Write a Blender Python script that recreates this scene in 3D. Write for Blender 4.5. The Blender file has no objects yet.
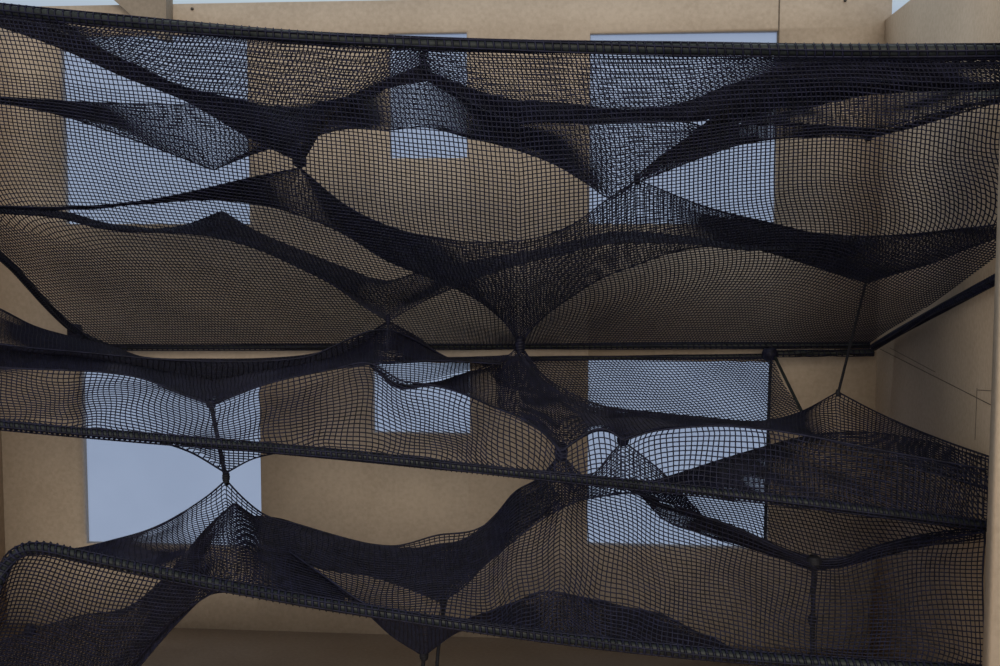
import bpy, math, random
import numpy as np
from mathutils import Vector, Matrix, Euler

random.seed(4)
rng = np.random.default_rng(7)
C = bpy.context.scene.collection
sc = bpy.context.scene

# ------------------------------------------------------------------ camera
F = 1250.0                       # focal length in pixels of the 1000 px wide frame
YAW = math.atan(120 / F)
PITCH = math.atan(105 * math.cos(YAW) / F)
H = 2.52                         # eye height above the floor
YB = 7.5                         # inner face of the back wall
cam_d = bpy.data.cameras.new('camera')
cam_d.sensor_fit = 'HORIZONTAL'; cam_d.sensor_width = 36.0
cam_d.lens = 36.0 * F / 1000.0
cam_d.clip_start = 0.05; cam_d.clip_end = 200
cam = bpy.data.objects.new('camera', cam_d); C.objects.link(cam)
cam.location = (0, 0, H)
cam.rotation_euler = Euler((math.pi / 2 - PITCH, 0, YAW), 'XYZ')
sc.camera = cam
RM = np.array(cam.rotation_euler.to_matrix())


def at(px, py, Y):
    """Point seen at photo pixel (px, py) that lies on the plane y = Y (metres in front of the eye)."""
    d = RM @ np.array([(px - 500) / F, -(py - 333) / F, -1.0])
    return np.array([0, 0, H]) + d * (Y / d[1])


def at_arr(px, py, Y):
    d = np.stack([(px - 500) / F, -(py - 333) / F, -np.ones_like(px)], -1) @ RM.T
    return np.array([0, 0, H]) + d * (Y / d[..., 1])[..., None]


# --------------------------------------------------------------- materials
def new_mat(name):
    m = bpy.data.materials.new(name); m.use_nodes = True
    nt = m.node_tree
    b = nt.nodes['Principled BSDF']
    return m, nt, b


def mdf(name, c1, c2, scale=1.0):
    m, nt, b = new_mat(name)
    tc = nt.nodes.new('ShaderNodeTexCoord')
    n1 = nt.nodes.new('ShaderNodeTexNoise'); n1.inputs['Scale'].default_value = 45 * scale; n1.inputs['Detail'].default_value = 6
    n2 = nt.nodes.new('ShaderNodeTexNoise'); n2.inputs['Scale'].default_value = 2.2 * scale; n2.inputs['Detail'].default_value = 4
    nt.links.new(tc.outputs['Object'], n1.inputs['Vector']); nt.links.new(tc.outputs['Object'], n2.inputs['Vector'])
    mx = nt.nodes.new('ShaderNodeMath'); mx.operation = 'ADD'
    s = nt.nodes.new('ShaderNodeMath'); s.operation = 'MULTIPLY'; s.inputs[1].default_value = 0.55
    s2 = nt.nodes.new('ShaderNodeMath'); s2.operation = 'MULTIPLY'; s2.inputs[1].default_value = 0.45
    nt.links.new(n1.outputs['Fac'], s.inputs[0]); nt.links.new(n2.outputs['Fac'], s2.inputs[0])
    nt.links.new(s.outputs[0], mx.inputs[0]); nt.links.new(s2.outputs[0], mx.inputs[1])
    r = nt.nodes.new('ShaderNodeValToRGB')
    r.color_ramp.elements[0].position = 0.36; r.color_ramp.elements[0].color = (*c1, 1)
    r.color_ramp.elements[1].position = 0.64; r.color_ramp.elements[1].color = (*c2, 1)
    nt.links.new(mx.outputs[0], r.inputs['Fac']); nt.links.new(r.outputs['Color'], b.inputs['Base Color'])
    b.inputs['Roughness'].default_value = 0.75
    bp = nt.nodes.new('ShaderNodeBump'); bp.inputs['Strength'].default_value = 0.08; bp.inputs['Distance'].default_value = 0.01
    nt.links.new(n1.outputs['Fac'], bp.inputs['Height']); nt.links.new(bp.outputs['Normal'], b.inputs['Normal'])
    return m


def plain(name, c1, c2, rough, scale=60, spec=0.5):
    m, nt, b = new_mat(name)
    tc = nt.nodes.new('ShaderNodeTexCoord')
    n = nt.nodes.new('ShaderNodeTexNoise'); n.inputs['Scale'].default_value = scale
    nt.links.new(tc.outputs['Object'], n.inputs['Vector'])
    r = nt.nodes.new('ShaderNodeValToRGB')
    r.color_ramp.elements[0].position = 0.35; r.color_ramp.elements[0].color = (*c1, 1)
    r.color_ramp.elements[1].position = 0.65; r.color_ramp.elements[1].color = (*c2, 1)
    nt.links.new(n.outputs['Fac'], r.inputs['Fac']); nt.links.new(r.outputs['Color'], b.inputs['Base Color'])
    b.inputs['Roughness'].default_value = rough
    b.inputs['Specular IOR Level'].default_value = spec
    return m


MDF = mdf('fibreboard', (0.43, 0.325, 0.225), (0.53, 0.41, 0.295))
MDF_PALE = mdf('fibreboard_back', (0.43, 0.350, 0.272), (0.53, 0.44, 0.35))
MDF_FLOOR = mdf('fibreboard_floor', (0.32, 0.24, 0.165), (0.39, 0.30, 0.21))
BRACE = mdf('brace_board', (0.24, 0.20, 0.155), (0.32, 0.265, 0.21))  # darker board colour carries the shadow the brace stands in
SCORE = plain('scored_line', (0.10, 0.08, 0.06), (0.15, 0.12, 0.09), 0.9)
NET = plain('navy_black_twine', (0.006, 0.0064, 0.0155), (0.014, 0.015, 0.038), 0.6, 25, 0.25)
TUBE = plain('charcoal_tube', (0.009, 0.0115, 0.0115), (0.022, 0.027, 0.027), 0.5, 30, 0.25)
CORD = plain('black_cord', (0.006, 0.0065, 0.010), (0.014, 0.014, 0.020), 0.7, 90, 0.3)
NAIL = plain('dark_nail', (0.03, 0.025, 0.02), (0.06, 0.05, 0.045), 0.5)


# ------------------------------------------------------------------ meshes
def link_mesh(name, V, Fc, mat, parent=None, smooth=True):
    me = bpy.data.meshes.new(name)
    V = np.asarray(V, dtype=np.float32); Fc = np.asarray(Fc, dtype=np.int32)
    k = Fc.shape[1]
    me.vertices.add(len(V)); me.vertices.foreach_set('co', V.ravel())
    me.loops.add(Fc.size); me.loops.foreach_set('vertex_index', Fc.ravel())
    me.polygons.add(len(Fc))
    me.polygons.foreach_set('loop_start', np.arange(0, Fc.size, k, dtype=np.int32))
    me.update(calc_edges=True); me.validate()
    if smooth:
        me.polygons.foreach_set('use_smooth', np.ones(len(me.polygons), dtype=bool))
    me.materials.append(mat)
    o = bpy.data.objects.new(name, me); C.objects.link(o)
    if parent is not None:
        o.parent = parent
        o.matrix_parent_inverse = Matrix.Translation(-Vector(parent.location))
    return o


def boxes_mesh(name, boxes, mat, parent=None):
    V, Fc = [], []
    for (x0, y0, z0, x1, y1, z1) in boxes:
        b = len(V)
        V += [(x, y, z) for z in (z0, z1) for y in (y0, y1) for x in (x0, x1)]
        Fc += [[b + i for i in f] for f in ((0, 2, 3, 1), (4, 5, 7, 6), (0, 1, 5, 4), (2, 6, 7, 3), (0, 4, 6, 2), (1, 3, 7, 5))]
    return link_mesh(name, V, Fc, mat, parent, smooth=False)


class MB:
    def __init__(s): s.V = []; s.F = []; s.n = 0

    def tube(s, P, r, k=4, cap=True, ref=(0.31, 0.52, 0.79)):
        P = np.asarray(P, float); m = len(P)
        if m < 2: return
        T = np.gradient(P, axis=0); T /= np.linalg.norm(T, axis=1)[:, None] + 1e-12
        ref = np.asarray(ref, float)
        A = np.cross(T, ref); A /= np.linalg.norm(A, axis=1)[:, None] + 1e-9
        B = np.cross(T, A)
        rr = np.broadcast_to(np.asarray(r, float), (m,))[:, None, None]
        a = np.arange(k) * 2 * math.pi / k
        ring = P[:, None, :] + rr * (np.cos(a)[None, :, None] * A[:, None, :] + np.sin(a)[None, :, None] * B[:, None, :])
        s.V.append(ring.reshape(-1, 3))
        i = np.arange(m - 1)[:, None] * k; j = np.arange(k)[None, :]; j2 = (j + 1) % k
        q = np.stack([i + j, i + j2, i + k + j2, i + k + j], -1).reshape(-1, 4) + s.n
        s.F.append(q)
        if cap and k == 4:
            s.F.append(np.array([[3, 2, 1, 0]]) + s.n)
            s.F.append(np.array([[0, 1, 2, 3]]) + s.n + (m - 1) * k)
        elif cap and k == 8:
            for b0 in (0, (m - 1) * k):
                s.F.append(np.array([[0, 1, 2, 3], [0, 3, 4, 7], [4, 5, 6, 7]]) + s.n + b0)
        s.n += m * k

    def build(s, name, mat, parent=None):
        return link_mesh(name, np.concatenate(s.V), np.concatenate(s.F), mat, parent)


def spline(pts, t, key):
    """Piecewise Catmull-Rom y(x) through points; a point with a trailing 'k' is a cusp."""
    segs, cur = [], []
    for p in pts:
        cur.append(p)
        if p[-1] == 'k' and len(cur) > 1:
            segs.append(cur); cur = [p]
    if len(cur) > 1: segs.append(cur)
    out = np.empty_like(t)
    for n, s in enumerate(segs):
        x = np.array([p[0] for p in s], float); v = np.array([p[key] for p in s], float)
        lo = -1e9 if n == 0 else x[0]; hi = 1e9 if n == len(segs) - 1 else x[-1]
        w = (t >= lo) & (t <= hi)
        if not w.any(): continue
        d = np.diff(v) / np.diff(x)
        mm = np.empty(len(x)); mm[0] = d[0]; mm[-1] = d[-1]
        if len(x) > 2:
            h = np.diff(x)
            mm[1:-1] = (d[:-1] * h[1:] + d[1:] * h[:-1]) / (h[:-1] + h[1:])
            # limit overshoot
            for q in range(1, len(x) - 1):
                lim = 3 * min(abs(d[q - 1]), abs(d[q])) + 0.15 * max(abs(d[q - 1]), abs(d[q]))
                mm[q] = max(-lim, min(lim, mm[q]))
        tt = np.clip(t[w], x[0], x[-1])
        i = np.clip(np.searchsorted(x, tt) - 1, 0, len(x) - 2)
        hh = x[i + 1] - x[i]; u = (tt - x[i]) / hh
        out[w] = ((2 * u**3 - 3 * u**2 + 1) * v[i] + (u**3 - 2 * u**2 + u) * hh * mm[i]
                  + (-2 * u**3 + 3 * u**2) * v[i + 1] + (u**3 - u**2) * hh * mm[i + 1])
    return out


class Sheet:
    """A net surface lofted through rows; each row is a list of (px, py, Y[, 'k']) read off the photograph at its own distance."""

    def __init__(s, rows, n=500, wob=0.006, seed=0):
        s.grid = []
        for r in rows:
            t = np.linspace(r[0][0], r[-1][0], n)
            s.grid.append(at_arr(t, spline(r, t, 1), spline(r, t, 2)))
        s.grid = np.array(s.grid)
        s.wob = wob
        g = np.random.default_rng(seed)
        s.ph = g.uniform(0, 6.28, 8); s.fr = g.uniform(0.6, 1.5, 8)

    def __call__(s, u, v):
        R, n = s.grid.shape[:2]
        a = np.clip(u, 0, 1) * (n - 1); i = np.clip(a.astype(int), 0, n - 2); f = (a - i)[:, None]
        rows = s.grid[:, i] * (1 - f) + s.grid[:, i + 1] * f
        if R == 2:
            w = v[:, None]; P = rows[0] * (1 - w) + rows[1] * w
        else:
            b = np.clip(v, 0, 1) * (R - 1); j = np.clip(b.astype(int), 0, R - 2); w = (b - j)[:, None]
            k = np.arange(len(u))
            p0 = rows[np.clip(j - 1, 0, R - 1), k]; p1 = rows[j, k]; p2 = rows[j + 1, k]; p3 = rows[np.clip(j + 2, 0, R - 1), k]
            m1 = np.where((j > 0)[:, None], (p2 - p0) / 2, p2 - p1); m2 = np.where((j < R - 2)[:, None], (p3 - p1) / 2, p2 - p1)
            P = ((2 * w**3 - 3 * w**2 + 1) * p1 + (w**3 - 2 * w**2 + w) * m1 + (-2 * w**3 + 3 * w**2) * p2 + (w**3 - w**2) * m2)
        e = np.minimum(1, 8 * np.minimum(v, 1 - v)) * s.wob
        q = s.ph; fr = s.fr
        x, z = P[:, 0], P[:, 1] + P[:, 2]
        off = np.stack([np.sin(6 * fr[0] * x + q[0] + 4 * z) + 0.6 * np.sin(15 * fr[1] * x + q[1] - 9 * z),
                        np.sin(5 * fr[2] * x + q[2] + 6 * z) * 2,
                        np.sin(7 * fr[3] * x + q[3] - 5 * z) + 0.6 * np.sin(17 * fr[4] * x + q[4] + 8 * z)], -1)
        return P + off * e[:, None]


def net(name, rows, parent=None, cell=0.032, r=0.0026, shear=0.0, wob=0.006, seed=1, edge=1.6, cell_v=None, mat=None, stretch=None, loft=False):
    """Twine strings of even mesh size laid on the lofted surface; cross strings keep their distance from the first edge and end at the last."""
    S = Sheet(rows, wob=wob, seed=seed)
    G = S.grid; R = len(G)
    Lu = np.linalg.norm(np.diff(G.mean(0)[::5], axis=0), axis=1).sum()
    nu = max(4, int(Lu / cell)); cv = cell_v or cell
    step = np.linalg.norm(np.diff(G, axis=0), axis=2)               # R-1 x n
    ker = np.ones(9) / 9
    step = np.array([np.convolve(np.pad(q, 4, mode='edge'), ker, 'valid') for q in step])
    if stretch: step = step * np.array(stretch)[:, None]
    cum = np.concatenate([np.zeros((1, step.shape[1])), np.cumsum(step, 0)])
    if loft: cum = cum / cum[-1] * cum[-1].mean()
    nv = int(cum[-1].max() / cv)
    mb = MB()
    mu = int(nu * 1.5) + 2; mv = max(6, int(nv * 1.3) + 2)
    u = np.linspace(0, 1, mu); ui = (u * (cum.shape[1] - 1)).round().astype(int)
    cu = cum[:, ui]
    for j in range(1, nv + 1):
        d = j * cv; v = np.full(mu, 2.0)
        for q in range(R - 1):
            w = (cu[q] <= d) & (d <= cu[q + 1])
            v[w] = (q + (d - cu[q][w]) / np.maximum(cu[q + 1][w] - cu[q][w], 1e-6)) / (R - 1)
        ok = v <= 1
        k = 0
        while k < mu:
            if not ok[k]: k += 1; continue
            e = k
            while e < mu and ok[e]: e += 1
            if e - k > 2: mb.tube(S(u[k:e], v[k:e]), r, 4, cap=False)
            k = e
    for vv in (0.0, 1.0):
        mb.tube(S(u, np.full(mu, vv)), r * edge, 4, cap=False)
    i0, i1 = (0, nu) if shear == 0 else (-int(abs(shear) * nu) - 1, nu + int(abs(shear) * nu) + 1)
    for i in range(i0, i1 + 1):
        v = np.linspace(0, 1, mv)
        uu = i / nu + shear * (v - 0.5)
        ok = (uu >= 0) & (uu <= 1)
        if ok.sum() < 2: continue
        e = edge if (i in (0, nu) and shear == 0) else 1.0
        mb.tube(S(uu[ok], v[ok]), r * e, 4, cap=False)
    return mb.build(name, mat or NET, parent)


def resample(P, n):
    P = np.asarray(P, float)
    for _ in range(3):      # corner rounding
        Q = [P[0]]
        for a, b in zip(P[:-1], P[1:]):
            Q += [0.75 * a + 0.25 * b, 0.25 * a + 0.75 * b]
        Q.append(P[-1]); P = np.array(Q)
    d = np.r_[0, np.cumsum(np.linalg.norm(np.diff(P, axis=0), axis=1))]
    t = np.linspace(0, d[-1], n)
    return np.stack([np.interp(t, d, P[:, k]) for k in range(3)], -1), d[-1]


def rod(name, pix, r, parent, pitch=0.032, sleeve=True, ring=0.006):
    """A tube along photo points with the net's edge laced round it."""
    P = [at(*p) for p in pix]
    Q, L = resample(P, 90)
    mb = MB(); mb.tube(Q, r, 8)
    o = mb.build(name, TUBE, parent)
    if sleeve:
        n = max(4, int(L / pitch))
        Q, L = resample(P, n * 2)
        T = np.gradient(Q, axis=0); T /= np.linalg.norm(T, axis=1)[:, None]
        sb = MB()
        A = np.cross(T, (0.31, 0.52, 0.79)); A /= np.linalg.norm(A, axis=1)[:, None]; B = np.cross(T, A)
        a = np.linspace(0, 2 * math.pi, 11)
        for i in range(0, len(Q), 2):
            g = rng.normal(0, 0.25)
            R_ = r + 0.0015
            loop = Q[i] + R_ * (np.cos(a)[:, None] * A[i] + np.sin(a)[:, None] * B[i]) + T[i] * (0.006 * np.sin(a + g))[:, None]
            sb.tube(loop, ring, 3, cap=False, ref=T[i] + 0.01)
        for k in range(5):
            ph = k * 2 * math.pi / 5 + 0.3
            w = ph + 0.5 * np.sin(np.linspace(0, 9 + k, len(Q)))
            sb.tube(Q + (r + 0.004) * (np.cos(w)[:, None] * A + np.sin(w)[:, None] * B), 0.0042, 3, cap=False)
        sb.build('net_sleeve', NET, o)
        s = bpy.data.objects[-1] if False else None
    return o


def lump(name, p, size, parent, mat=NET, axis=(0, 0, 1)):
    """A knot: a short coil of twine wound round itself."""
    sx, sz = size
    axis = np.asarray(axis, float); axis /= np.linalg.norm(axis)
    A = np.cross(axis, (0.3, 0.8, 0.1)); A /= np.linalg.norm(A); B = np.cross(axis, A)
    t = np.linspace(0, 1, 70); a = t * 2 * math.pi * 5
    prof = 0.35 + 0.65 * np.sin(math.pi * (0.12 + 0.76 * t))
    P = np.asarray(p) + (sx * 0.6 * prof)[:, None] * (np.cos(a)[:, None] * A + np.sin(a)[:, None] * B) + ((t - 0.5) * 2 * sz * 0.8)[:, None] * axis
    mb = MB(); mb.tube(P, sx * 0.38, 6)
    mb.tube(np.array([np.asarray(p) - axis * sz, p, np.asarray(p) + axis * sz]), [sx * 0.2, sx * 0.6, sx * 0.2], 8)
    return mb.build(name, mat, parent)


def tag(o, label, cat, group=None):
    o['label'] = label; o['category'] = cat
    if group: o['group'] = group
    return o


def thing(name, loc, label, cat, group=None):
    o = bpy.data.objects.new(name, None); C.objects.link(o)
    o.location = loc; o.empty_display_size = 0.1
    bpy.context.view_layer.update()
    return tag(o, label, cat, group)


def struct(o): o['kind'] = 'structure'; return o


# ------------------------------------------------------------------ the box
T = 0.085
XL = at(3, 480, YB)[0]; XR = at(878, 300, YB)[0]
ZT = at(200, 3.5, YB)[2]
ZR = at(881, 20, YB)[2]
YF = 4.25
XE = at(892, 10, YB)[0]
def rect(px0, py0, px1, py1):
    a = at(px0, py0, YB); b = at(px1, py1, YB); return (a[0], b[0], b[2], a[2])   # x0 x1 z0 z1
UP = [(58, 36, 250, 224), (388, 33, 467, 158), (590, 33, 775, 224)]
LO = [(79, 372, 262, 549), (372, 362, 470, 435), (588, 360, 768, 550)]
wr = [rect(*r) for r in UP + LO]
# back wall: board cut round the six openings (grid of blocks, holes left out)
xs = sorted({XL - T, XE} | {v for w in wr for v in w[:2]})
zs = sorted({0.0, ZT} | {v for w in wr for v in w[2:]})
def hole(x, z): return any(w[0] < x < w[1] and w[2] < z < w[3] for w in wr)
def wall_mesh():
    V, Fc, idx = [], [], {}
    def vid(x, y, z):
        k = (round(x, 6), y, round(z, 6))
        if k not in idx: idx[k] = len(V); V.append((x, y, z))
        return idx[k]
    nx, nz = len(xs) - 1, len(zs) - 1
    sol = [[not hole((xs[i] + xs[i + 1]) / 2, (zs[j] + zs[j + 1]) / 2) for j in range(nz)] for i in range(nx)]
    f, b = YB, YB + T
    for i in range(nx):
        for j in range(nz):
            if not sol[i][j]: continue
            x0, x1, z0, z1 = xs[i], xs[i + 1], zs[j], zs[j + 1]
            Fc.append([vid(x0, f, z0), vid(x1, f, z0), vid(x1, f, z1), vid(x0, f, z1)])
            Fc.append([vid(x0, b, z0), vid(x0, b, z1), vid(x1, b, z1), vid(x1, b, z0)])
            if i == 0 or not sol[i - 1][j]: Fc.append([vid(x0, f, z0), vid(x0, f, z1), vid(x0, b, z1), vid(x0, b, z0)])
            if i == nx - 1 or not sol[i + 1][j]: Fc.append([vid(x1, f, z0), vid(x1, b, z0), vid(x1, b, z1), vid(x1, f, z1)])
            if j == 0 or not sol[i][j - 1]: Fc.append([vid(x0, f, z0), vid(x0, b, z0), vid(x1, b, z0), vid(x1, f, z0)])
            if j == nz - 1 or not sol[i][j + 1]: Fc.append([vid(x0, f, z1), vid(x1, f, z1), vid(x1, b, z1), vid(x0, b, z1)])
    return V, Fc
struct(link_mesh('wall_back', *wall_mesh(), MDF_PALE, smooth=False))
# pale translucent sheets closing the openings on the outside
def sheet_mat():
    m, nt, b = new_mat('translucent_sheet')
    tr = nt.nodes.new('ShaderNodeBsdfTranslucent'); df = nt.nodes.new('ShaderNodeBsdfDiffuse'); mix = nt.nodes.new('ShaderNodeMixShader')
    tc = nt.nodes.new('ShaderNodeTexCoord'); n = nt.nodes.new('ShaderNodeTexNoise'); n.inputs['Scale'].default_value = 3
    nt.links.new(tc.outputs['Object'], n.inputs['Vector'])
    r = nt.nodes.new('ShaderNodeValToRGB')
    r.color_ramp.elements[0].position = 0.3; r.color_ramp.elements[0].color = (0.62, 0.67, 0.79, 1)
    r.color_ramp.elements[1].position = 0.7; r.color_ramp.elements[1].color = (0.66, 0.71, 0.83, 1)
    nt.links.new(n.outputs['Fac'], r.inputs['Fac'])
    nt.links.new(r.outputs['Color'], tr.inputs['Color']); nt.links.new(r.outputs['Color'], df.inputs['Color'])
    mix.inputs['Fac'].default_value = 0.12
    nt.links.new(tr.outputs[0], mix.inputs[1]); nt.links.new(df.outputs[0], mix.inputs[2])
    nt.links.new(mix.outputs[0], nt.nodes['Material Output'].inputs['Surface'])
    return m
PANE = sheet_mat()
for n_, (x0, x1, z0, z1) in enumerate(wr, 1):
    y = YB + T - 0.004
    struct(link_mesh('window_%d' % n_, [(x0, y, z0), (x1, y, z0), (x1, y, z1), (x0, y, z1)], [[0, 1, 2, 3]], PANE, smooth=False))
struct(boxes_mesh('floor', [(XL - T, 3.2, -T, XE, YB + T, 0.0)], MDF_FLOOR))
struct(boxes_mesh('wall_right', [(XR, YF - 0.05, 0.0, XR + T * 0.6, YB, ZR)], MDF))
struct(boxes_mesh('wall_left', [(XL - T, YF, 0.0, XL, YB, ZR)], MDF))
# front post on the right, in front of the right wall's end
pe = at(990, 430, YF)
struct(boxes_mesh('trim_1', [(pe[0], YF - 0.10, 0.0, pe[0] + 0.62, YF, ZR)], MDF))
# seam between two boards of the back wall, and lines scored in the right wall
sx = at(779, 20, YB)[0]
struct(boxes_mesh('trim_2', [(sx - 0.004, YB - 0.002, at(779, 45, YB)[2] - 0.3, sx + 0.004, YB + 0.03, ZT)], SCORE))
def wall_line(name, p0, p1, r=0.003):
    def on(px, py):
        d = RM @ np.array([(px - 500) / F, -(py - 333) / F, -1.0])
        return np.array([0, 0, H]) + d * ((XR - 0.001) / d[0])
    mb = MB(); mb.tube(np.linspace(on(*p0), on(*p1), 6), r, 4)
    return struct(mb.build(name, SCORE))
wall_line('trim_3', (880, 349), (993, 406), 0.0018)
wall_line('trim_4', (890, 348), (935, 372), 0.0012)
wall_line('trim_5', (977, 388), (975, 440), 0.0013)
wall_line('trim_6', (977, 390), (996, 391), 0.0013)

# ---------------------------------------------------------- small wooden bits
def plank(name, poly, Y, th, mat):
    P = [at(x, y, Y) for x, y in poly]; n = len(P)
    V = [tuple(p) for p in P] + [tuple(p + np.array([0, th, 0])) for p in P]
    me = bpy.data.meshes.new(name)
    me.from_pydata(V, [], [list(range(n))[::-1], list(range(n, 2 * n))] + [[i, (i + 1) % n, (i + 1) % n + n, i + n] for i in range(n)])
    me.materials.append(mat); me.update()
    o = bpy.data.objects.new(name, me); C.objects.link(o); return o
PALE_STRIP = plain('pale_grey_green', (0.30, 0.34, 0.33), (0.42, 0.47, 0.45), 0.3)
tag(plank('brace_board', [(40, -64), (92, -64), (126, -4), (166, -4), (166, 40), (160, 40)], YB - 0.12, 0.115, BRACE),
    'shade-grey wooden brace board slanting up behind the upper front rod at the top left', 'board')
for (px, py, lab) in ((192.5, 9, 'small dark nail head in the pale back wall beside the slanting brace board'),
                      (845, 0.5, 'small dark nail head in the back wall near the right wall')):
    p = at(px, py, YB)
    mb = MB(); a = np.linspace(0, 1, 4)
    mb.tube(np.array([p + (0, 0.02, 0), p - (0, 0.004, 0), p - (0, 0.012, 0), p - (0, 0.014, 0)]), [0.006, 0.009, 0.009, 0.004], 8, ref=(0.2, 0.1, 1))
    tag(mb.build('nail', NAIL), lab, 'nail', None)

# =========================================================== UPPER FRAMED NET
up = thing('framed_net', at(500, 200, 5.5), 'large black net stretched from the topmost front rod down to the far back rod', 'net', 'nets laced to rod frames')
R1 = [(-130, -8, 4.95), (0, 10, 4.9), (200, 29, 4.85), (380, 43, 4.85), (590, 48, 4.8), (800, 50, 4.7), (1000, 51, 4.55), (1060, 51, 4.5)]
rod('rod', R1, 0.021, up)
rod('rod', [(96, 347.5, 7.38), (400, 347, 7.38), (870, 345, 7.38)], 0.014, up)
rod('rod', [(874, 347, 7.36), (905, 328, 6.65), (1000, 277, 5.0), (1050, 250, 4.45)], 0.015, up)
rod('rod', [(-90, 200, 4.9), (0, 252, 5.9), (40, 298, 6.6), (75, 333, 7.2), (110, 348, 7.38)], 0.014, up)
rows = [
    [(-120, -7, 4.95), (0, 10, 4.9), (200, 29, 4.85), (380, 43, 4.85), (590, 48, 4.8), (800, 50, 4.7), (1050, 51, 4.52)],
    [(-110, 58, 5.0), (0, 72, 5.0), (260, 113, 5.0), (519, 166, 5.0, 'k'), (800, 108, 4.85), (1050, 74, 4.5)],
    [(-100, 130, 5.1), (0, 150, 5.3), (260, 199, 5.35), (519, 260, 5.4, 'k'), (800, 184, 5.2), (1035, 134, 4.5)],
    [(-50, 208, 5.35), (120, 254, 6.0), (300, 276, 6.1), (519, 314, 6.2, 'k'), (800, 264, 6.0), (1015, 240, 4.75)],
    [(96, 346, 7.36), (400, 345, 7.36), (870, 343, 7.34)],
]
net('net', rows, up, cell=0.0185, cell_v=0.0190, r=0.0027, loft=True, shear=0.03, wob=0.003, seed=3, stretch=[1, 0.95, 0.6, 0.42])
lump('knot', at(75, 332, 7.18), (0.05, 0.04), up)

# ------------------------------------------------ hammocks inside the upper net
h1 = thing('hammock_net', at(300, 100, 6.0), 'dark wavy net just below the topmost front rod, one peak pointing down at left', 'net', 'wavy nets tied between the frames')
def deep(row, d): return [(p[0], p[1], p[2] + d) + tuple(p[3:]) for p in row]
# canopy fold falling from the left end of the front rod
net('net_panel', [
    [(-120, -4, 5.05), (0, 13, 5.0), (200, 31, 5.0), (430, 46, 5.0)],
    [(-120, -2, 5.15), (0, 17, 5.3), (65, 34, 5.3), (120, 58, 5.3), (200, 90, 5.35), (300, 106, 5.4), (345, 96, 5.35), (390, 78, 5.3), (430, 60, 5.3)],
    [(-120, 12, 5.3), (0, 27, 6.0), (65, 50, 6.6), (120, 75, 6.8), (190, 103, 6.9), (250, 138, 6.8), (302, 163, 6.6, 'k'), (325, 125, 6.3), (345, 106, 6.1), (388, 88, 6.0), (430, 80, 5.9)],
], h1, cell=0.0215, r=0.0026, shear=-0.12, seed=5)
net('net_panel', [
    [(420, 45, 5.0), (590, 50, 4.95), (720, 52, 4.9), (1045, 53, 4.55)],
    [(420, 70, 5.3), (520, 100, 5.4), (590, 106, 5.4), (680, 104, 5.35), (730, 86, 5.3), (800, 64, 5.2), (900, 62, 5.1), (1000, 64, 4.7), (1045, 66, 4.54)],
    [(420, 76, 6.0), (480, 108, 6.3), (520, 120, 6.3), (660, 122, 6.3), (711, 118, 6.2), (772, 81, 6.3), (900, 86, 6.3), (950, 86, 5.6), (1000, 86, 5.0), (1045, 86, 4.56)],
], h1, cell=0.0215, r=0.0026, shear=0.12, seed=6)
net('net_panel', [
    [(-120, 93, 5.2), (0, 97, 5.6), (60, 101, 5.8), (190, 105, 5.9), (310, 107, 5.8), (345, 102, 5.8), (388, 86, 6.0), (412, 68, 6.0, 'k'), (455, 93, 5.9), (490, 113, 5.8), (520, 121, 5.7), (590, 121, 5.6), (640, 121, 5.6), (690, 123, 5.6), (706, 128, 5.7)],
    [(-120, 97, 5.5), (0, 103, 6.0), (60, 115, 6.3), (120, 135, 6.4), (180, 157, 6.5), (213, 170, 6.5, 'k'), (250, 155, 6.6), (306, 139, 6.7), (345, 129, 6.7), (388, 130, 6.6), (425, 127, 6.6), (466, 137, 6.7), (520, 151, 6.7), (560, 167, 6.6), (588, 184, 6.4), (612, 198, 6.1), (638, 179, 6.1, 'k'), (665, 166, 6.0), (690, 147, 5.9), (706, 130, 5.75)],
], h1, cell=0.0195, shear=0.04, seed=7)
net('net_panel', [
    [(636, 177, 6.4), (660, 157, 5.8), (690, 136, 5.6), (711, 119, 5.5), (735, 100, 5.4), (772, 82, 5.4), (830, 80, 5.2), (898, 82, 5.0), (1000, 83, 4.7), (1045, 83, 4.55)],
    [(636, 180, 6.4), (660, 166, 6.6), (690, 150, 6.6), (742, 122, 6.6), (779, 117, 6.5), (803, 109, 6.4), (837, 100, 6.3), (898, 92, 6.0), (1000, 89, 4.9), (1045, 88, 4.57)],
], h1, cell=0.0218, seed=8)
net('net_panel', [
    [(640, 178, 6.4), (680, 152, 6.3), (742, 124, 6.0), (830, 126, 5.9), (868, 129, 5.8), (930, 115, 5.4), (1000, 98, 4.8), (1045, 88, 4.55)],
    [(640, 181, 6.4), (700, 158, 6.6), (735, 146, 6.7), (775, 139, 6.3), (830, 137, 6.3), (868, 138, 6.25), (900, 130, 5.85), (940, 119, 5.5), (1000, 102, 4.9), (1045, 93, 4.58)],
], h1, cell=0.0203, seed=9)
lump('knot', at(300, 162, 6.5), (0.034, 0.03), h1, axis=(1, 0, 0))
net('net_panel', [
    [(742, 122, 6.4), (779, 117, 6.4), (803, 109, 6.4), (837, 100, 6.3), (898, 92, 6.2), (1000, 89, 4.95), (1045, 87, 4.57)],
    [(742, 124, 6.0), (779, 125, 5.95), (803, 126, 5.9), (868, 129, 5.8), (930, 115, 5.4), (1000, 98, 4.82), (1045, 89, 4.56)],
], h1, cell=0.023, r=0.0022, seed=35)
tp = plank('pale_strip', [(966, 94.5), (985, 91), (1000, 89), (1000, 94), (982, 97.5)], 4.82, 0.006, PALE_STRIP)  # thin grey-green strip beside the right end of the net
tp.parent = h1; tp.matrix_parent_inverse = Matrix.Translation(-Vector(h1.location)); tp['label'] = 'pale grey-green strip'
lump('knot', at(868, 137, 6.3), (0.022, 0.02), h1)
lump('knot', at(637, 179, 6.35), (0.02, 0.03), h1)

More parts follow.
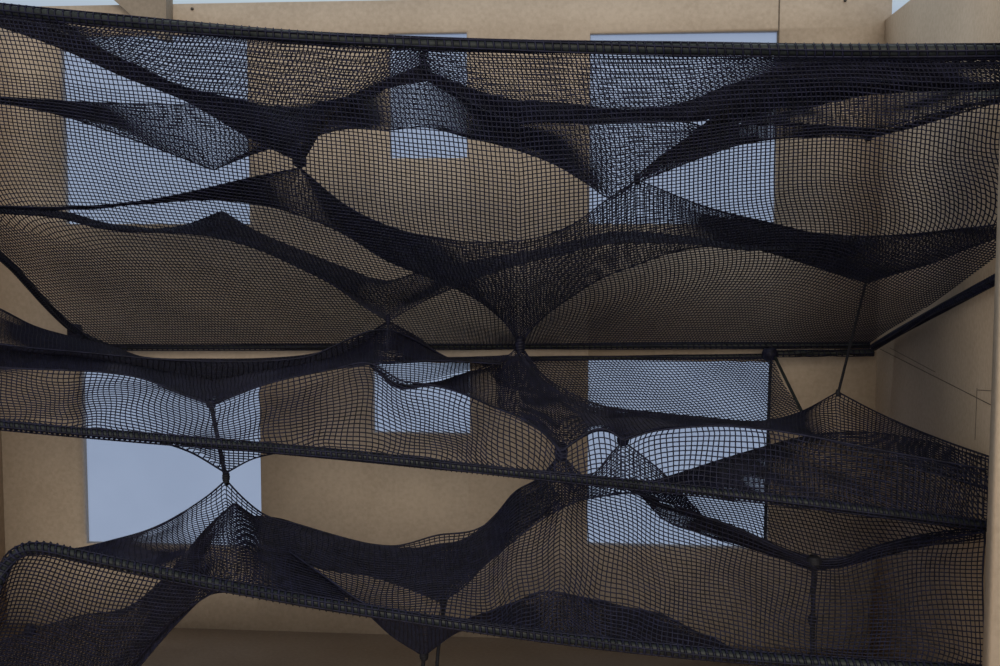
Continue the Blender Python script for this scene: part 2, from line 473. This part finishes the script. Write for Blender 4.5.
h2 = thing('hammock_net', at(520, 250, 6.2), 'dark wavy net across the upper frame, gathered to a point above the tall central peak', 'net', 'wavy nets tied between the frames')
net('net', [
    [(-110, 198, 5.15), (0, 206, 5.4), (70, 207, 5.6), (150, 200, 5.8), (200, 190, 6.0), (250, 178, 6.2), (300, 168, 6.4, 'k'), (345, 205, 6.0), (385, 225, 5.8), (430, 237, 5.7), (500, 242, 5.7), (540, 237, 5.7), (570, 226, 5.8), (607, 200, 6.1), (638, 180, 6.3, 'k'), (700, 205, 6.0), (775, 224, 5.8), (820, 234, 5.7), (850, 236, 5.6), (900, 235, 5.4), (950, 230, 5.1), (1000, 224, 4.75), (1040, 215, 4.5)],
    [(-110, 202, 5.5), (0, 211, 6.4), (100, 207, 6.9), (165, 202, 7.0), (200, 200, 7.0), (250, 203, 7.0), (290, 212, 7.0), (340, 232, 6.9), (390, 262, 6.7), (415, 272, 6.6), (455, 288, 6.5), (490, 309, 6.4), (510, 329, 6.3), (520, 345, 6.25, 'k'), (530, 331, 6.3), (545, 316, 6.4), (568, 299, 6.5), (602, 278, 6.6), (636, 265, 6.7), (670, 253, 6.8), (721, 246, 6.8), (748, 248, 6.8), (813, 266, 6.6), (867, 283, 6.4, 'k'), (898, 273, 6.0), (932, 263, 5.7), (966, 249, 5.3), (1000, 237, 4.9), (1040, 226, 4.55)],
], h2, cell=0.0203, seed=10)

h3 = thing('hammock_net', at(250, 240, 6.5), 'narrow dark wavy net low in the upper frame, small peak before the left window', 'net', 'wavy nets tied between the frames')
net('net', [
    [(-110, 200, 5.4), (0, 209, 6.3), (60, 212, 6.6), (100, 222, 6.8), (150, 229, 6.9), (185, 225, 6.9), (222, 211, 6.9, 'k'), (250, 228, 6.9), (300, 250, 6.9), (345, 268, 6.9), (385, 281, 6.9), (420, 272, 6.9), (490, 258, 6.9), (550, 247, 6.9), (620, 232, 6.9), (680, 236, 6.9), (750, 244, 6.8), (810, 238, 6.6), (875, 239, 6.2)],
    [(-110, 204, 5.2), (0, 213, 5.6), (60, 218, 5.8), (100, 228, 5.9), (140, 232, 6.0), (180, 233, 6.0), (220, 238, 6.0), (260, 250, 6.0), (300, 268, 6.0), (330, 283, 6.1), (365, 307, 6.2), (388, 321, 6.2, 'k'), (420, 303, 6.2), (455, 287, 6.2), (500, 270, 6.2), (550, 257, 6.2), (620, 243, 6.2), (680, 243, 6.2), (750, 250, 6.2), (810, 248, 6.0), (875, 244, 5.8)],
], h3, cell=0.0218, seed=11)

# ============================================================ MIDDLE FRAMED NET
mid = thing('framed_net', at(500, 460, 5.0), 'black net laced to the front rod sloping down across the middle of the box', 'net', 'nets laced to rod frames')
R3 = [(-130, 411, 4.75), (0, 425, 4.8), (160, 439, 4.85), (340, 454, 4.9), (450, 466, 4.93), (570, 478, 4.97), (670, 488, 5.0), (820, 504, 5.0), (993, 527, 5.02)]
rod('rod', R3, 0.0165, mid, pitch=0.021, ring=0.0072)
rod('rod', [(395, 359.5, 7.30), (560, 358.5, 7.30), (771, 356, 7.30)], 0.009, mid, ring=0.004)
rod('rod', [(771, 353.5, 7.28), (874, 352.5, 7.28)], 0.015, mid)
rod('rod', [(771, 353, 7.32), (768, 430, 7.32), (765, 540, 7.32)], 0.010, mid, sleeve=False)
rod('rod', [(773, 353, 7.30), (790, 388, 6.9), (806, 420, 6.6)], 0.009, mid, sleeve=False)
M0top = [(-120, 352, 5.1), (0, 368, 5.2), (60, 370, 5.2), (100, 372, 5.3), (140, 378, 5.3), (180, 393, 5.3), (211, 404, 5.3, 'k'), (240, 394, 5.3), (255, 388, 5.3), (290, 378, 5.3), (330, 370, 5.4), (372, 364, 5.4), (400, 380, 5.4), (432, 385, 5.4), (466, 395, 5.35), (493, 407, 5.2), (520, 418, 5.15), (542, 432, 5.12), (561, 452, 5.08, 'k'), (578, 439, 5.1), (598, 429, 5.1), (612, 432, 5.1), (623, 441, 5.1, 'k'), (650, 432, 5.12), (680, 428, 5.15), (720, 426, 5.15), (770, 430, 5.18), (808, 436, 5.18), (880, 450, 5.15), (990, 470, 5.04)]
net('net', [M0top, [(-120, 411, 4.75), (0, 425, 4.8), (160, 438, 4.85), (340, 453, 4.9), (450, 465, 4.93), (570, 477, 4.97), (670, 487, 5.0), (820, 503, 5.0), (990, 525, 5.02)]],
    mid, cell=0.0226, r=0.0027, wob=0.010, seed=12)
# far curtain hanging from the back rod over the right-hand window
net('net', [[(476, 358.5, 7.3), (560, 358, 7.3), (771, 356, 7.3)],
            [(500, 385, 7.1), (560, 400, 7.0), (640, 422, 6.9), (720, 426, 6.8), (806, 421, 6.6)]], mid, cell=0.021, r=0.0027, seed=13, shear=0.12)
# pocket pulled below the rod at the left
net('net_pocket', [[(125, 436, 4.9), (200, 443, 4.92), (280, 449, 4.95)],
                   [(125, 437, 4.9), (160, 442, 4.95), (190, 452, 5.02), (226, 473, 5.1, 'k'), (250, 460, 5.02), (280, 452, 4.97)]], mid, cell=0.0218, seed=14)
lump('knot', at(561, 452, 5.55), (0.034, 0.04), mid)
lump('knot', at(770, 354, 7.28), (0.05, 0.03), mid)

h4 = thing('hammock_net', at(200, 370, 6.0), 'navy black net sagging above the middle rod at left, tied down by a cord', 'net', 'wavy nets tied between the frames')
net('net', [
    [(-120, 270, 5.6), (0, 309, 6.2), (34, 326, 6.4), (68, 336, 6.6), (116, 348, 6.8), (143, 357, 6.8), (204, 359, 6.8), (272, 358, 6.8), (306, 355, 6.7), (340, 347, 6.6), (365, 336, 6.4), (388, 321, 6.2, 'k'), (420, 339, 6.4), (445, 357, 6.6), (500, 360, 6.6)],
    [(-120, 352, 5.4), (0, 367, 5.5), (60, 370, 5.5), (100, 372, 5.5), (140, 378, 5.5), (180, 393, 5.5), (211, 405, 5.5, 'k'), (240, 394, 5.5), (255, 388, 5.5), (290, 378, 5.5), (330, 370, 5.6), (372, 364, 5.6), (400, 362, 5.7), (445, 361, 5.8), (500, 364, 5.9)],
], h4, cell=0.0203, seed=15, wob=0.004)
net('net_fold', [
    [(-120, 318, 5.4), (0, 344, 5.5), (80, 352, 5.7), (200, 361, 5.9), (300, 358, 6.0), (388, 330, 6.1), (450, 359, 6.3)],
    [(-120, 350, 6.0), (0, 366, 6.4), (80, 370, 6.5), (150, 378, 6.5), (211, 402, 6.4, 'k'), (290, 376, 6.4), (388, 358, 6.4), (450, 361, 6.5)]], h4, cell=0.0265, seed=16)

h5 = thing('hammock_net', at(560, 400, 6.0), 'black net with a tall central peak and a right peak hung on a thin cord', 'net', 'wavy nets tied between the frames')
net('net', [
    [(374, 366, 6.4), (398, 384, 6.4), (432, 383, 6.4), (466, 373, 6.3), (493, 366, 6.3), (508, 356, 6.25), (520, 345, 6.25, 'k'), (540, 372, 6.15), (565, 390, 6.1), (600, 405, 6.1), (650, 412, 6.2), (700, 417, 6.3), (770, 420, 6.3), (800, 412, 6.1), (838, 392, 5.75, 'k'), (870, 409, 5.8), (900, 423, 5.8), (950, 443, 5.45), (990, 457, 5.05)],
    [(374, 369, 5.8), (398, 388, 5.7), (432, 386, 5.7), (466, 395, 5.8), (493, 407, 5.75), (520, 418, 5.7), (542, 432, 5.65), (561, 452, 5.6, 'k'), (578, 440, 5.65), (598, 431, 5.65), (612, 433, 5.6), (623, 440, 5.6, 'k'), (650, 431, 5.6), (680, 428, 5.5), (720, 426, 5.5), (770, 430, 5.5), (808, 436, 5.5), (880, 455, 5.4), (940, 475, 5.25), (990, 490, 5.02)],
], h5, cell=0.0211, seed=17, wob=0.004)
net('net_fold', [
    [(650, 482, 6.0), (680, 473, 6.2), (720, 460, 6.4), (760, 448, 6.4), (808, 436, 6.4), (860, 432, 6.2), (920, 440, 5.9), (990, 460, 5.06)],
    [(650, 487, 5.05), (720, 494, 5.1), (808, 503, 5.12), (900, 515, 5.05), (990, 525, 5.03)],
], h5, cell=0.0265, seed=18)
net('net_fold', [
    [(498, 374, 6.0), (508, 362, 6.1), (520, 352, 6.15, 'k'), (540, 378, 6.1), (565, 395, 6.05), (600, 410, 6.05), (650, 417, 6.1), (700, 421, 6.1)],
    [(498, 408, 5.65), (508, 412, 5.6), (520, 417, 5.55), (542, 431, 5.5), (561, 450, 5.45, 'k'), (578, 439, 5.5), (598, 430, 5.5), (612, 432, 5.5), (623, 439, 5.45, 'k'), (650, 430, 5.5), (700, 426, 5.7)],
], h5, cell=0.021, shear=0.08, seed=19)
net('net_panel', [
    [(371, 360, 6.6), (445, 358, 6.6), (507, 356, 6.5)],
    [(371, 366, 6.4), (398, 385, 6.3), (432, 384, 6.3), (466, 374, 6.3), (507, 358, 6.3)]], h5, cell=0.022, seed=33)
lump('knot', at(520, 345, 6.2), (0.028, 0.045), h5)
lump('knot', at(388, 320, 6.18), (0.014, 0.03), h4)
lump('knot', at(623, 440, 5.55), (0.030, 0.022), h5)
lump('knot', at(211, 404, 5.48), (0.024, 0.016), h4)

# ============================================================ LOWER FRAMED NET
low = thing('framed_net', at(500, 600, 4.8), 'black net laced to the lowest front rod with its bent corner at the left', 'net', 'nets laced to rod frames')
R4 = [(-60, 760, 4.4), (-10, 602, 4.55), (4, 566, 4.6), (20, 549, 4.6), (44, 547, 4.6), (80, 556, 4.6), (160, 573, 4.62), (240, 589, 4.63), (340, 607, 4.65), (442, 622, 4.66), (530, 634, 4.67), (670, 651, 4.68), (820, 663, 4.69), (1000, 672, 4.7)]
rod('rod', R4, 0.0195, low, pitch=0.026, ring=0.0088)
R4s = [(40, 548, 4.6), (80, 557, 4.6), (160, 574, 4.62), (240, 590, 4.63), (340, 608, 4.65), (442, 623, 4.66), (530, 635, 4.67), (670, 652, 4.68), (820, 664, 4.69), (985, 672, 4.7)]
O1 = [(40, 547, 4.7), (72, 549, 5.0), (110, 541, 5.2), (160, 525, 5.3), (190, 508, 5.4), (215, 490, 5.25), (226, 480, 5.2, 'k'), (240, 495, 5.25), (260, 512, 5.4), (300, 525, 5.4), (330, 534, 5.4), (370, 544, 5.4), (394, 546, 5.4), (434, 536, 5.4), (490, 521, 5.4), (515, 492, 5.5), (540, 477, 5.5), (561, 453, 5.55, 'k'), (580, 474, 5.5), (600, 480, 5.4), (626, 488, 5.4), (660, 504, 5.35), (700, 516, 5.35), (740, 530, 5.35), (780, 548, 5.35), (814, 561, 5.35, 'k'), (840, 560, 5.35), (876, 548, 5.3), (916, 538, 5.25), (985, 530, 5.1)]
net('net', [O1, R4s], low, cell=0.0218, r=0.0026, wob=0.010, seed=20)
net('net_fold', [
    [(640, 492, 5.5), (660, 503, 5.5), (700, 515, 5.5), (740, 529, 5.5), (780, 547, 5.5), (814, 559, 5.4, 'k'), (840, 558, 5.4), (876, 546, 5.4), (916, 536, 5.3), (985, 527, 5.15)],
    [(640, 494, 5.6), (660, 516, 5.7), (700, 533, 5.9), (740, 545, 6.0), (780, 558, 6.0), (814, 570, 5.9, 'k'), (840, 567, 5.9), (876, 558, 5.8), (916, 548, 5.6), (985, 538, 5.1)],
], low, cell=0.0234, seed=21)
net('net', [
    [(585, 478, 5.9), (640, 484, 5.9), (760, 494, 5.8), (860, 505, 5.6), (960, 517, 5.15), (985, 521, 5.02)],
    [(585, 484, 5.8), (626, 489, 5.7), (660, 506, 5.6), (700, 518, 5.55), (740, 532, 5.5), (780, 550, 5.45), (814, 563, 5.4), (876, 550, 5.35), (985, 532, 4.98)]], low, cell=0.021, r=0.0026, seed=31, shear=0.05)
net('net_side', [
    [(-4, 585, 4.58), (4, 567, 4.6), (20, 550, 4.6), (44, 548, 4.6), (80, 557, 4.6), (160, 574, 4.62), (218, 586, 4.63)],
    [(-60, 720, 5.0), (-20, 720, 5.1), (30, 720, 5.1), (90, 710, 5.0), (130, 668, 4.95), (170, 622, 4.8), (218, 589, 4.66)],
], low, cell=0.0242, r=0.0028, shear=-0.1, seed=22)
net('net_fold', [
    [(456, 623, 4.75), (474, 617, 4.9), (510, 604, 5.0), (546, 592, 5.05), (580, 597, 5.05), (620, 606, 5.0), (670, 618, 5.0), (692, 630, 4.95), (720, 642, 4.85), (740, 655, 4.75)],
    [(456, 625, 5.6), (474, 627, 5.8), (510, 632, 5.9), (546, 638, 5.6), (580, 641, 5.6), (620, 645, 5.6), (670, 651, 5.6), (692, 653, 5.5), (720, 656, 5.3), (740, 658, 5.1)],
], low, cell=0.0211, seed=23)
net('net_pocket', [
    [(290, 552, 4.9), (330, 580, 4.75), (366, 604, 4.7), (400, 614, 4.7), (440, 621, 4.72), (475, 626, 4.75)],
    [(290, 553, 4.95), (330, 584, 5.1), (366, 612, 5.15), (390, 634, 5.15), (424, 656, 5.2, 'k'), (438, 645, 5.15), (458, 632, 5.1), (475, 628, 4.9)],
], low, cell=0.0203, seed=24)

h6 = thing('hammock_net', at(440, 560, 5.6), 'dark net sweeping from under the middle rod down to a point on the lowest rod', 'net', 'wavy nets tied between the frames')
net('net', [
    [(256, 516, 5.9), (280, 519, 6.2), (300, 525, 6.3), (330, 534, 6.3), (370, 544, 6.3), (394, 548, 6.3), (434, 546, 6.3), (470, 536, 6.3), (498, 512, 6.3), (515, 492, 6.2), (540, 478, 5.9), (561, 454, 5.62, 'k'), (578, 476, 5.6), (598, 470, 5.6), (610, 455, 5.6), (623, 441, 5.6, 'k'), (645, 458, 5.6), (664, 474, 5.6), (685, 497, 5.5), (702, 516, 5.42)],
    [(256, 535, 5.5), (280, 555, 5.3), (300, 562, 5.2), (330, 570, 5.2), (370, 576, 5.2), (410, 589, 5.2), (443, 603, 5.2, 'k'), (466, 582, 5.2), (510, 544, 5.2), (538, 522, 5.2), (570, 504, 5.3), (610, 495, 5.3), (630, 493, 5.35), (660, 500, 5.35), (700, 515, 5.4)],
], h6, cell=0.0211, seed=25, wob=0.004)
net('net_fold', [
    [(330, 540, 5.9), (370, 549, 5.9), (410, 556, 5.9), (450, 552, 5.9), (500, 515, 5.9), (550, 480, 5.8)],
    [(332, 545, 5.7), (375, 573, 5.3), (412, 586, 5.3), (446, 597, 5.3), (500, 548, 5.3), (560, 500, 5.4)]], h6, cell=0.0265, seed=26)

h7 = thing('hammock_net', at(150, 590, 5.4), 'dark net draped below the lowest rod at bottom left, its peak above the rod', 'net', 'wavy nets tied between the frames')
net('net', [
    [(-40, 655, 5.4), (0, 642, 5.5), (32, 630, 5.6), (80, 616, 5.7), (132, 605, 5.8), (160, 582, 5.8), (180, 560, 5.8), (205, 530, 5.7), (234, 503, 5.6, 'k'), (256, 518, 5.7), (296, 556, 5.7), (320, 578, 5.5), (345, 594, 5.2)],
    [(-40, 720, 4.9), (0, 720, 4.9), (32, 720, 4.9), (90, 715, 4.9), (138, 668, 4.9), (160, 642, 4.85), (182, 618, 4.8), (205, 597, 4.75), (234, 592, 4.72), (256, 596, 4.72), (296, 603, 4.72), (320, 606, 4.72), (345, 610, 4.75)],
], h7, cell=0.0187, r=0.0024, seed=27)
lump('knot', at(30, 630, 5.55), (0.03, 0.025), h7)

# ==================================================================== cords
def cord(label, pts, r=0.008, knots=()):
    P = [np.asarray(p, float) for p in pts]
    Q, L = resample(P, 24)
    k = max(8, int(L / 0.02)); t = np.linspace(0, 1, k)
    mb = MB(); mb.tube(Q, r, 8)
    o = mb.build('tension_cord', CORD)
    tag(o, label, 'cord', 'cords tying the nets together')
    for p, s in knots: lump('knot', p, s, o, CORD)
    return o
def floor_under(p): return np.array([p[0], p[1], 0.0])
cord('short black cord hanging from the sagging left net and crossing the middle rod', [at(211, 404, 5.47), at(218, 440, 5.3), at(225, 474, 5.15), at(227, 484, 5.2)], 0.010,
     [(at(226, 477, 5.17), (0.018, 0.03))])
cord('thin straight black cord from the upper net down to the right net peak', [at(866, 282, 6.4), at(852, 338, 6.08), at(838, 394, 5.75)], 0.0065,
     [(at(838, 393, 5.75), (0.012, 0.016))])
cord('vertical black cord with a knot below the dip in the lower net at right', [at(814, 556, 5.33), at(813, 610, 5.33), at(812, 666, 5.33), floor_under(at(812, 666, 5.33))], 0.011,
     [(at(814, 563, 5.33), (0.034, 0.03)), (at(812, 620, 5.33), (0.020, 0.022))])
p = at(424, 655, 5.2)
cord('short black cord below the lowest rod, left one of the close pair', [p, p + (-0.01, 0, -0.1), floor_under(p) + (-0.02, 0, 0)], 0.009, [(p, (0.022, 0.024))])
p = at(443, 602, 5.2)
cord('short black cord below the lowest rod, right one of the close pair', [p, at(443, 622, 5.2), at(436, 660, 5.2), floor_under(at(432, 690, 5.2))], 0.008, [(p, (0.018, 0.024))])

# =================================================================== light
w = bpy.data.worlds.new('world'); sc.world = w; w.use_nodes = True
nt = w.node_tree; bg = nt.nodes['Background']
tc = nt.nodes.new('ShaderNodeTexCoord'); sep = nt.nodes.new('ShaderNodeSeparateXYZ')
nt.links.new(tc.outputs['Generated'], sep.inputs[0])
# daylight behind and above the box, a dim room on the camera's side
rampz = nt.nodes.new('ShaderNodeValToRGB')
rampz.color_ramp.elements[0].position = 0.50; rampz.color_ramp.elements[0].color = (0.31, 0.38, 0.53, 1)
e = rampz.color_ramp.elements[1]; e.position = 0.576; e.color = (0.37, 0.44, 0.57, 1)
e = rampz.color_ramp.elements.new(0.592); e.color = (0.56, 0.67, 0.72, 1)
e = rampz.color_ramp.elements.new(0.9); e.color = (0.92, 1.0, 1.08, 1)
mz = nt.nodes.new('ShaderNodeMapRange'); mz.inputs['From Min'].default_value = -1; mz.inputs['From Max'].default_value = 1
nt.links.new(sep.outputs['Z'], mz.inputs['Value']); nt.links.new(mz.outputs['Result'], rampz.inputs['Fac'])
my = nt.nodes.new('ShaderNodeMapRange'); my.inputs['From Min'].default_value = -0.5; my.inputs['From Max'].default_value = 0.7
my.inputs['To Min'].default_value = 0.62; my.inputs['To Max'].default_value = 1.0
nt.links.new(sep.outputs['Y'], my.inputs['Value'])
nt.links.new(rampz.outputs['Color'], bg.inputs['Color']); nt.links.new(my.outputs['Result'], bg.inputs['Strength'])

def area(name, loc, target, size, power, col):
    l = bpy.data.lights.new(name, 'AREA'); l.shape = 'RECTANGLE'; l.size = size[0]; l.size_y = size[1]; l.energy = power; l.color = col
    o = bpy.data.objects.new(name, l); C.objects.link(o); o.location = loc
    o.rotation_euler = (Vector(target) - Vector(loc)).to_track_quat('-Z', 'Y').to_euler()
    return o
area('added_fill_light', (0.6, -6.0, 5.5), (-0.8, 7.5, 1.6), (7, 6), 930, (1.0, 0.87, 0.70))  # unseen fill light, added on the camera side to brighten the inner walls

sc.view_settings.view_transform = 'Standard'
sc.view_settings.look = 'None'
sc.view_settings.exposure = -0.06
sc.view_settings.gamma = 1.0
sc.view_settings.use_curve_mapping = False
